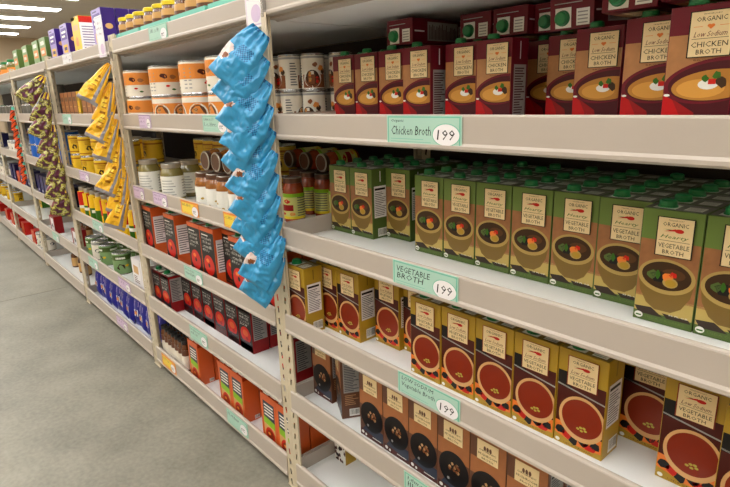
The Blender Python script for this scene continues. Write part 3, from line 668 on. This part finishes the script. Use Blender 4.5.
# bay 3
for i in range(7):
    K_grey.put((-3.60+.17*i, .06, BRD[2]), f'grey can, {ORD[i]} from left on the second shelf behind the nut bags', 'grey cans on the second shelf')
    K_grey.put((-3.60+.17*i, .06, BRD[2]+.11), f'grey can stacked as {ORD[i]} from left on the second shelf behind the nut bags', 'grey cans on the second shelf')
for i in range(6):
    for t in range(2): K_blue.put((-3.58+.2*i, .08, BRD[3]+t*.125), f'blue can, {["lower","upper"][t]} one, {ORD[i]} from left on the third shelf', 'blue cans on the third shelf')
def art_nav(A): A.rect(0, 0, 1, 1, 'navyd'); A.up(); A.rect(.15, .2, .3, .9, 'navy'); A.rect(.6, .1, .75, .8, 'navy'); A.ell(.5, .3, .2, .06, 'white', 10)
K_nv = carton(.10, .06, .17, art_nav, 'navyd', None, capk=None, name='snack_box', cat='box')
for i in range(9): K_nv.put((-3.62+.125*i, .03, BRD[4]), f'dark blue box, {ORD[i]} from left on the fourth shelf behind the nut bags', 'dark blue boxes on the fourth shelf')
def art_red(A): A.rect(0, 0, 1, 1, 'bred'); A.up(); A.rect(.25, .1, .9, .9, 'pap'); A.up(); A.blob(.55, .45, .15, 'slate', 2, .8)
K_rw = carton(.14, .06, .13, art_red, 'bred', None, capk=None, name='snack_box', cat='box')
for i, x in enumerate((-3.40, -2.75)): K_rw.put((x, .03, BRD[5]), f'red and white box on the fifth shelf, {["left","right"][i]} of the nut bags', 'red and white boxes on the fifth shelf')
for i, x in enumerate((-3.1, -2.98, -2.86)): K_dk.put((x, .16, BRD[5]), f'small dark jar on the fifth shelf below the nut bags, {ORD[i]} from left', 'dark jars below the nut bags')
for i, x in enumerate((-3.0, -2.9, -3.2)): K_dk.put((x, .12, BRD[6]), f'small dark jar on the nearly empty bottom shelf, {["middle","right","left"][i]} one', 'dark jars on the bottom shelf')
# bay 4
K_ylw = slab(.13, .08, .12, 'canye', 'leaf', 'snack_box'); K_orr = slab(.13, .08, .12, 'rust', 'tom', 'snack_box')
for i in range(7):
    K_grey.put((-4.82+.17*i, .08, BRD[2]), f'grey can, {ORD[i]} from left on the second shelf beyond the orange string', 'far grey cans')
    if i % 3: K_wcan.put((-4.82+.17*i, .08, BRD[3]), f'white can, {ORD[i]} from left on the third shelf beyond the orange string', 'far white cans')
    (K_orr if i == 2 else K_nv).put((-4.875+.16*i, .04, BRD[4]), f'{"orange-red" if i == 2 else "dark blue"} box, {ORD[i]} from left on the fourth shelf beyond the orange string', 'far orange boxes')
    if i in (1, 4, 5): K_ylw.put((-4.875+.16*i, .2, BRD[5]), f'yellow box, {ORD[i]} from left on the fifth shelf beyond the orange string', 'far yellow boxes')
    if i in (0, 3): K_orr.put((-4.875+.16*i, .04, BRD[6]), f'orange-red box, {ORD[i]} from left on the far bottom shelf', 'far orange boxes on the bottom shelf')
for i in range(3): K_wcan.put((-4.2+.13*i, .09, BRD[6]), f'white can, {ORD[i]} from left on the far bottom shelf', 'far white cans on the bottom shelf')
for kb, nm in ((5, 'third unit from the far end'), (6, 'second unit from the far end')):
    xl = XB[kb+1]
    for i in range(6):
        K_grn.put((xl+.12+.18*i, .09, BRD[1]), f'green-lidded jar, {ORD[i]} from left, top shelf, {nm}', 'far green-lidded jars')
        K_ylw.put((xl+.05+.18*i, .05, BRD[2]), f'yellow box, {ORD[i]} from left, second shelf, {nm}', 'far yellow boxes')
        K_nv.put((xl+.05+.18*i, .05, BRD[3]), f'dark blue box, {ORD[i]} from left, third shelf, {nm}', 'far orange boxes')
        K_wcan.put((xl+.12+.18*i, .09, BRD[4]), f'white can, {ORD[i]} from left, fourth shelf, {nm}', 'far white cans')
        if i != 2: K_bean.put((xl+.12+.18*i, .09, BRD[5]), f'yellow can, {ORD[i]} from left, fifth shelf, {nm}', 'far yellow cans')
        if i % 2: K_orr.put((xl+.05+.18*i, .05, BRD[6]), f'orange-red box, {ORD[i]} from left, bottom shelf, {nm}', 'far orange boxes')
# ---------------------------------------------------------------- price cards on the shelf beams
def card(px, shelf, w, h, kind, label_, lines_, big=None, tilt=0, x=None):
    zt, zb = LT[shelf]; zc = (zt+zb)/2
    if x is None:
        d = fw + RT*((px[0]-365)/F) - UP*((px[1]-243.5)/F); q = CAM+d*((-.006-CAM.y)/d.y); x = q.x
    bg, edge, ink = {'mint':('mint','mintd','ink'), 'lilac':('lil','lild','lild'), 'orange':('orc','rust','brownd'), 'white':('pap','grey','lild')}[kind]
    mb = MB(); mb.box(0, w, -.0012, 0, 0, h, bg)
    A = Art(mb, w, h, front(0, -.0012, 0), .00015); A.rect(.015, .03, .985, .97, edge); A.up(); A.rect(.03, .07, .97, .93, bg); A.up()
    if kind == 'orange': A.rect(.08, .15, .75, .85, 'yinner'); A.up()
    r = .64 if big else .95
    for (t, v0, v1, u1) in lines_: A.text(t, .07, v0, min(u1, r), v1, ink, .15)
    for q in range(2): A.rect(.06, .13+q*.09, r-.02-.1*q, .145+q*.09, edge)
    if big:
        A.ell(.81, .4, .175, .36, edge, 28); A.up(); A.ell(.81, .4, .165, .335, 'pap', 28); A.up(); A.text(big, .70, .24, .92, .56, 'ink', .1)
    o = obj('price_card', mb.mesh('price_card'), None, (x, -.0045, zc-h/2+.002)); tag(o, label_, 'price card', 'handwritten price cards on the shelf edges')
    return o
h1 = .060
card((387, 133), 2, .200, h1, 'mint', 'mint green handwritten Chicken Broth price card on the second shelf edge', [('Organic', .76, .88, .25), ('Chicken Broth', .36, .66, .62)], '199')
card((393, 280), 3, .187, h1, 'mint', 'mint green handwritten Vegetable Broth price card on the third shelf edge', [('VEGETABLE', .60, .82, .6), ('BROTH', .34, .56, .5)], '199')
card((398, 385), 4, .186, h1, 'mint', 'mint green low sodium broth price card on the fourth shelf edge', [('LOW SODIUM', .72, .88, .6), ('Vegetable Broth', .40, .64, .62)], '199')
card((404, 482), 5, .19, h1, 'mint', 'mint green price card cut off by the bottom of the picture', [('~ORGANIC', .70, .88, .5), ('~Mushroom', .40, .64, .6)], '~99')
card((203, 126), 2, .17, h1*.93, 'mint', 'mint green price card behind the blue bags on the second shelf edge', [('~ORGANIC', .7, .86, .5), ('~TURKEY CHILI', .38, .6, .6)], '~99')
card((139, 122), 2, .13, h1*.93, 'lilac', 'lilac price card under the orange cans on the second shelf edge', [('~PULLED', .7, .86, .6), ('~PORK', .42, .62, .5)], '~99')
card((149, 37), 1, .17, .056, 'mint', 'mint green price card under the yellow-lidded jars on the top shelf edge', [('~SATAY', .6, .84, .6)], '~99')
card((133.5, 190), 3, .13, h1*.93, 'lilac', 'lilac price card nearest the yellow bags on the third shelf edge', [('~ARTICHOKE', .65, .84, .6)], '~99')
card((153, 197), 3, .15, h1*.93, 'lilac', 'lilac price card under the white-labelled jars on the third shelf edge', [('~ORGANIC', .70, .86, .6), ('~HEARTS', .42, .62, .6)], '~99')
card((181, 207), 3, .155, h1*.93, 'orange', 'orange and yellow price card with white price circle on the third shelf edge', [('~MUSTARD', .62, .82, .6)], '~99')
card((223.5, 218), 3, .10, h1*.93, 'orange', 'orange and yellow price card partly covered by the blue bags', [('~AIOLI', .62, .82, .9)])
card((184, 268), 4, .165, h1*.95, 'mint', 'mint green price card under the tomato soup on the fourth shelf edge', [('~CREAMY', .7, .86, .6), ('~TOMATO', .42, .62, .6)], '~99')
card((190, 332), 5, .165, h1, 'mint', 'mint green price card under the black and red soup on the fifth shelf edge', [('~LOW SODIUM', .7, .86, .6), ('~SOUP', .42, .62, .5)], '~99')
card((227, 415), 6, .165, h1, 'mint', 'mint green price card under the orange soup on the bottom shelf edge', [('~SOUP', .6, .84, .6)], '~99')
card((162, 358), 6, .165, h1, 'orange', 'pale orange price card under the small dark jars on the bottom shelf edge', [('~COFFEE', .6, .84, .6)], '~99')
for i, (pp, sh, kd, lb) in enumerate([((62, 95+20), 2, 'mint', 'mint green card under the brown boxes on the second shelf edge'), ((80, 178), 3, 'lilac', 'lilac card under the yellow cans on the third shelf edge'),
   ((93, 226), 4, 'mint', 'mint green card under the yellow bottles on the fourth shelf edge'), ((89, 262), 5, 'mint', 'mint green card under the green cans on the fifth shelf edge'), ((119, 285), 5, 'lilac', 'lilac card under the white boxes on the fifth shelf edge'),
   ((117, 322), 6, 'lilac', 'lilac card under the navy packets on the bottom shelf edge'), ((53, 237), 5, 'mint', 'mint green card below the nut bags on the fifth shelf edge'), ((62, 57), 1, 'white', 'white card under the purple boxes on the top shelf edge')]):
    card(pp, sh, .19, .056, kd, lb, [('~NEW', .5, .8, .6)], '~99')
def sign(x, w, h, z0, lb, txt):
    mb = MB(); mb.box(0, w, -.0012, 0, 0, h, 'pap'); A = Art(mb, w, h, front(0, -.0012, 0), .00015)
    A.rect(.04, .03, .96, .97, 'lil'); A.up(); A.rect(.07, .05, .93, .95, 'pap'); A.up()
    for q, t in enumerate(txt): A.text(t, .14, .8-q*.13, .86, .87-q*.13, 'lild')
    A.ell(.6, .2, .28, .13, 'lil', 20)
    o = obj('price_sign', mb.mesh('price_sign'), None, (x, -.006, z0)); tag(o, lb, 'sign')
sign(-.085, .088, .17, 1.445, 'white and lilac paper sign hung above the blue bags', ['~DARK', '~CHOC', '~PEANUT', '~CUPS'])
sign(XA(101, 40, 0)-.03, .10, .17, 1.465, 'white and lilac paper sign above the yellow bags', ['~SNACK', '~CHIPS', '~BAGS'])
# ---------------------------------------------------------------- hanging bags
def pouch(name, w, h, t, k, art, seed, pinch=.55, tap=2.2):
    """hangs from the origin, long axis -Z, face to -Y, width along X"""
    n, m = 30, 38; rg = Vector((seed*3.1, seed*1.7, seed)); mb = MB(); V = {}
    def P_(u, v, s, e=0):
        uu = u*2-1; prof = (pinch+(1-pinch)*min(1, v*tap)**.7)
        x = uu*w/2*prof; z = -v*h
        bulge = (max(0, 1-abs(uu)**2.6)**.6)*(math.sin(math.pi*min(1, max(0, v))**.8)**.55 if 0 < v < 1 else 0)*(.35+.65*min(1, v*1.6))
        wr = noise.noise(Vector((x*26, z*12, s*3))+rg)*.011+abs(noise.noise(Vector((x*50+z*40, z*45-x*20, s))+rg))*.011-abs(noise.noise(Vector((x*110, z*60, s))+rg))*.005
        edge = min(1, (1-abs(uu))*5)*min(1, v*8)*min(1, (1-v)*8)
        y = s*(t/2*bulge+e)+wr*edge+.004*math.sin(uu*14+seed)*(1-v)**2
        return (x+noise.noise(Vector((z*20, seed, uu)))*.004, y, z+abs(uu)*.0+noise.noise(Vector((x*22, seed+5, s*0)))*.006*v)
    for s in (-1, 1):
        vs = [P_(i/n, j/m, s) for j in range(m+1) for i in range(n+1)]
        fs = []; ks = []
        for j in range(m):
            for i in range(n):
                a = j*(n+1)+i; f = [a, a+1, a+n+2, a+n+1]; f = f[::-1] if s == -1 else f
                kk = art((i+.5)/n, (j+.5)/m, s, seed) or k
                o = len(mb.v)
                fs.append((f, kk))
        o = len(mb.v); mb.v += vs
        for f, kk in fs:
            mb.f.append([o+a for a in f]); mb.m.append(mb.mi(kk)); mb.smooth.append(True)
    me = mb.mesh(name)
    return me
def orient(l, n):                         # l: direction the bag hangs (local -Z), n: face normal (local -Y)
    l = Vector(l).normalized(); n = Vector(n); n = (n-l*n.dot(l)).normalized()
    zc = -l; yc = -n; xc = yc.cross(zc); return Matrix((xc, yc, zc)).transposed().to_euler()
def dots(u, v):
    return (int(u*18) + int(v*22)) % 2 == 0
def art_blue(u, v, s, seed):
    if s == 1: return None
    e = (u-.10)**2/.05+(v-.60)**2/.022+.5*noise.noise(Vector((u*7, v*7, seed)))
    if e < 1: return 'pink' if (u-.22)**2/.010+(v-.66)**2/.003 > 1 else 'snack'
    if v < .06: return 'skyd' if int(u*16) % 2 else None
    if .34 < v < .56 and .35 < u < .8 and int(u*30) % 2 == int(v*38) % 2: return 'skyd'
    return None
def strip(name, x, y, z0, z1, lb):
    mb = MB(); mb.box(x-.012, x+.012, y-.001, y+.001, z0, z1, 'clear', .0005); 
    mb.box(x-.004, x+.004, y-.004, y+.008, z1-.01, z1+.03, 'steel')
    tag(obj(name, mb.mesh(name)), lb, 'clip strip')
strip('clip_strip', .012, -.012, .74, 1.475, 'plastic clip strip on the shelf post holding the blue snack bags')
blue = [pouch('snack_bag', .104, .165, .046, 'sky', art_blue, q) for q in range(4)]
NB = 11
for i in range(NB):
    f = i/(NB-1); z = 1.432-f*.600
    l = (-.38-.08*math.sin(i*1.9), -.50+.12*f, -.66-.22*f); nrm = (.55, -.78, .22)
    lab_ = 'blue snack bag at the very top of the hanging strip' if i == 0 else ('lowest blue snack bag on the hanging strip' if i == NB-1 else f'blue snack bag, {ORD[i]} from the top of the hanging strip')
    o = tag(obj('snack_bag', blue[i % 4], None, (.010+.004*math.sin(i*3), -.020-.002*(i % 2), z), orient(l, nrm)), lab_, 'snack bag', 'blue snack bags on the clip strip')
def art_yel(u, v, s, seed):
    if .66 < u < .84: return 'bagg'
    if .25 < u < .55 and .3 < v < .8 and int(v*26) % 3 == 0: return 'canyd'
    if v > .93: return 'bagg'
    if (u-.3)**2/.02+(v-.5)**2/.02 < 1: return 'yinner'
    return None
xu1 = -1.245
strip('clip_strip', xu1, -.012, .72, 1.45, 'plastic clip strip on the shelf post holding the yellow snack bags')
yb = [pouch('snack_bag', .088, .19, .042, 'bagy', art_yel, q+10, .18, 1.15) for q in range(3)]
for i in range(8):
    f = i/7; z = 1.43-f*.54
    l = (-.06, [-.62, -.30, -.55, -.42, -.22, -.5, -.3, -.38, -.25][i], -.85); nrm = (.93, -.33, .10)
    tag(obj('snack_bag', yb[i % 3], None, (xu1+.0, -.022-.002*(i % 2), z), orient(l, nrm)), 'yellow and silver snack bag at the top of its hanging strip' if i == 0 else ('lowest yellow and silver snack bag on its strip' if i == 7 else f'yellow and silver snack bag, {ORD[i]} from the top of its strip'), 'snack bag', 'yellow snack bags on the clip strip')
def art_nut(u, v, s, seed):
    return ('bagp' if int((u+seed*.1)*5) % 2 else 'yinner') if v < .22 else 'bagn'
xu2 = -2.49
strip('clip_strip', xu2, -.012, .66, 1.45, 'plastic clip strip holding the green and plum nut bags')
nb = [pouch('nut_bag', .115, .19, .06, 'bagp', art_nut, q+20, .2, 1.3) for q in range(3)]
for i in range(8):
    f = i/7; z = 1.44-f*.66
    l = (-.06, [-.80, -.30, -.50, -.25, -.40, -.18, -.3, -.2][i], -.88); nrm = (.92, -.36, .10)
    tag(obj('nut_bag', nb[i % 3], None, (xu2, -.022-.002*(i % 2), z), orient(l, nrm)), 'green and plum nut bag at the top of its strip' if i == 0 else ('lowest green and plum nut bag on its strip' if i == 7 else f'green and plum nut bag, {ORD[i]} from the top of its strip'), 'nut bag', 'nut bags on the clip strip')
def art_org(u, v, s, seed): return 'teal' if v < .2 else ('ink' if (v*3+u) % 1 > .75 else None)
ob = pouch('snack_packet', .034, .11, .022, 'stro', art_org, 31)
xu3 = -3.70
strip('clip_strip', xu3, -.012, .72, 1.38, 'plastic clip strip holding the orange packets at far left')
for i in range(8):
    z = 1.27-i*.07
    tag(obj('snack_packet', ob, None, (xu3, -.02-.002*(i % 2), z), orient((-.1, -.25, -.95), (.7, -.7, .1))), f'orange packet, {ORD[i]} from the top of the far string', 'packet', 'orange packets on the far clip strip')
# ---------------------------------------------------------------- room
def floor_mat():
    m = bpy.data.materials.new('polished_concrete'); m.use_nodes = True; nt = m.node_tree; b = nt.nodes['Principled BSDF']
    tc = nt.nodes.new('ShaderNodeTexCoord')
    n1 = nt.nodes.new('ShaderNodeTexNoise'); n1.inputs['Scale'].default_value = 3.5; n1.inputs['Detail'].default_value = 8
    n2 = nt.nodes.new('ShaderNodeTexNoise'); n2.inputs['Scale'].default_value = 60; n2.inputs['Detail'].default_value = 6
    for n_ in (n1, n2): nt.links.new(tc.outputs['Object'], n_.inputs['Vector'])
    mx = nt.nodes.new('ShaderNodeMix'); mx.data_type = 'FLOAT'; mx.inputs[0].default_value = .35
    nt.links.new(n1.outputs['Fac'], mx.inputs[2]); nt.links.new(n2.outputs['Fac'], mx.inputs[3])
    cr = nt.nodes.new('ShaderNodeValToRGB'); cr.color_ramp.elements[0].position = .3; cr.color_ramp.elements[1].position = .7
    cr.color_ramp.elements[0].color = (*lin((98,96,84)), 1); cr.color_ramp.elements[1].color = (*lin((143,139,126)), 1)
    nt.links.new(mx.outputs[0], cr.inputs[0]); nt.links.new(cr.outputs[0], b.inputs['Base Color'])
    r = nt.nodes.new('ShaderNodeMapRange'); r.inputs[3].default_value = .38; r.inputs[4].default_value = .6; b.inputs['Specular IOR Level'].default_value = .35
    nt.links.new(n1.outputs['Fac'], r.inputs[0]); nt.links.new(r.outputs[0], b.inputs['Roughness'])
    bp = nt.nodes.new('ShaderNodeBump'); bp.inputs['Strength'].default_value = .05; bp.inputs['Distance'].default_value = .001
    nt.links.new(n2.outputs['Fac'], bp.inputs['Height']); nt.links.new(bp.outputs[0], b.inputs['Normal'])
    return m
PAL['floor'] = floor_mat(); PAL['joint'] = mat('floor_joint', (96,92,76), .6)
PAL['wall'] = mat('wall_paint', (196,176,148), .8, noise_amt=.04, nscale=2)
PAL['ceil'] = mat('ceiling_paint', (222,212,200), .85, noise_amt=.05, nscale=3)
X0, X1, Y0, Y1, ZC = -20.4, 5.0, -5.0, 7.0, 3.5
def struct(name, *b, k):
    mb = MB(); mb.box(*b, k); o = obj(name, mb.mesh(name)); o['kind'] = 'structure'; return mb, o
struct('floor', X0, X1, Y0, Y1, -.1, 0, k='floor'); struct('ceiling', X0, X1, Y0, Y1, ZC, ZC+.1, k='ceil')
struct('wall_left', X0-.1, X0, Y0, Y1, 0, ZC, k='wall'); struct('wall_right', X1, X1+.1, Y0, Y1, 0, ZC, k='wall')
struct('wall_back', X0, X1, Y1, Y1+.1, 0, ZC, k='wall'); struct('wall_front', X0, X1, Y0-.1, Y0, 0, ZC, k='wall')
j = MB(); j.box(-2.93, -2.925, Y0+.01, -.02, .0, .0006, 'joint'); oj = obj('trim_1', j.mesh('trim_1')); oj['kind'] = 'structure'
# ceiling lights
PAL['tube'] = mat('light_diffuser', (255,250,240), .4, emit=9); PAL['fix'] = mat('fixture_white', (225,222,214), .5)
fm = MB(); L = 2.3; fm.box(-.20, .20, -L/2, L/2, .012, .09, 'fix', .004); fixm = fm.mesh('fixture_frame')
dm = MB(); dm.box(-.18, .18, -L/2+.015, L/2-.015, 0, .012, 'tube', .003); difm = dm.mesh('diffuser')
rows = [-13.46-1.72*i for i in range(-10, 4)]
ci = 0
names = {0:'over the aisle',1:'over the shelving',2:'behind the camera side of the aisle'}
for a, x in enumerate(rows):
    if not X0+.5 < x < X1-.5: continue
    for b_, yc in enumerate((2.81-L/2, 2.81-L/2-2.5, 2.81-L/2-5.0)):
        o = tag(obj('ceiling_light', None, None, (x, yc, ZC-.091)), f'white fluorescent ceiling light, {ORD[a]} from the near end, {["over the shelving","over the aisle","beyond the aisle"][b_]}', 'ceiling light', 'fluorescent ceiling lights')
        obj('fixture_frame', fixm, o); obj('diffuser', difm, o)
# world + view
w = bpy.data.worlds.new('world'); SC.world = w; w.use_nodes = True; w.node_tree.nodes['Background'].inputs[0].default_value = (.9, .95, 1, 1); w.node_tree.nodes['Background'].inputs[1].default_value = .02
vs = SC.view_settings; vs.view_transform = 'Standard'; vs.look = 'None'; vs.gamma = 1; vs.use_curve_mapping = False; vs.exposure = 0.56
try:
    SC.cycles.use_denoising = True; SC.cycles.max_bounces = 8; SC.cycles.diffuse_bounces = 5
except Exception: pass
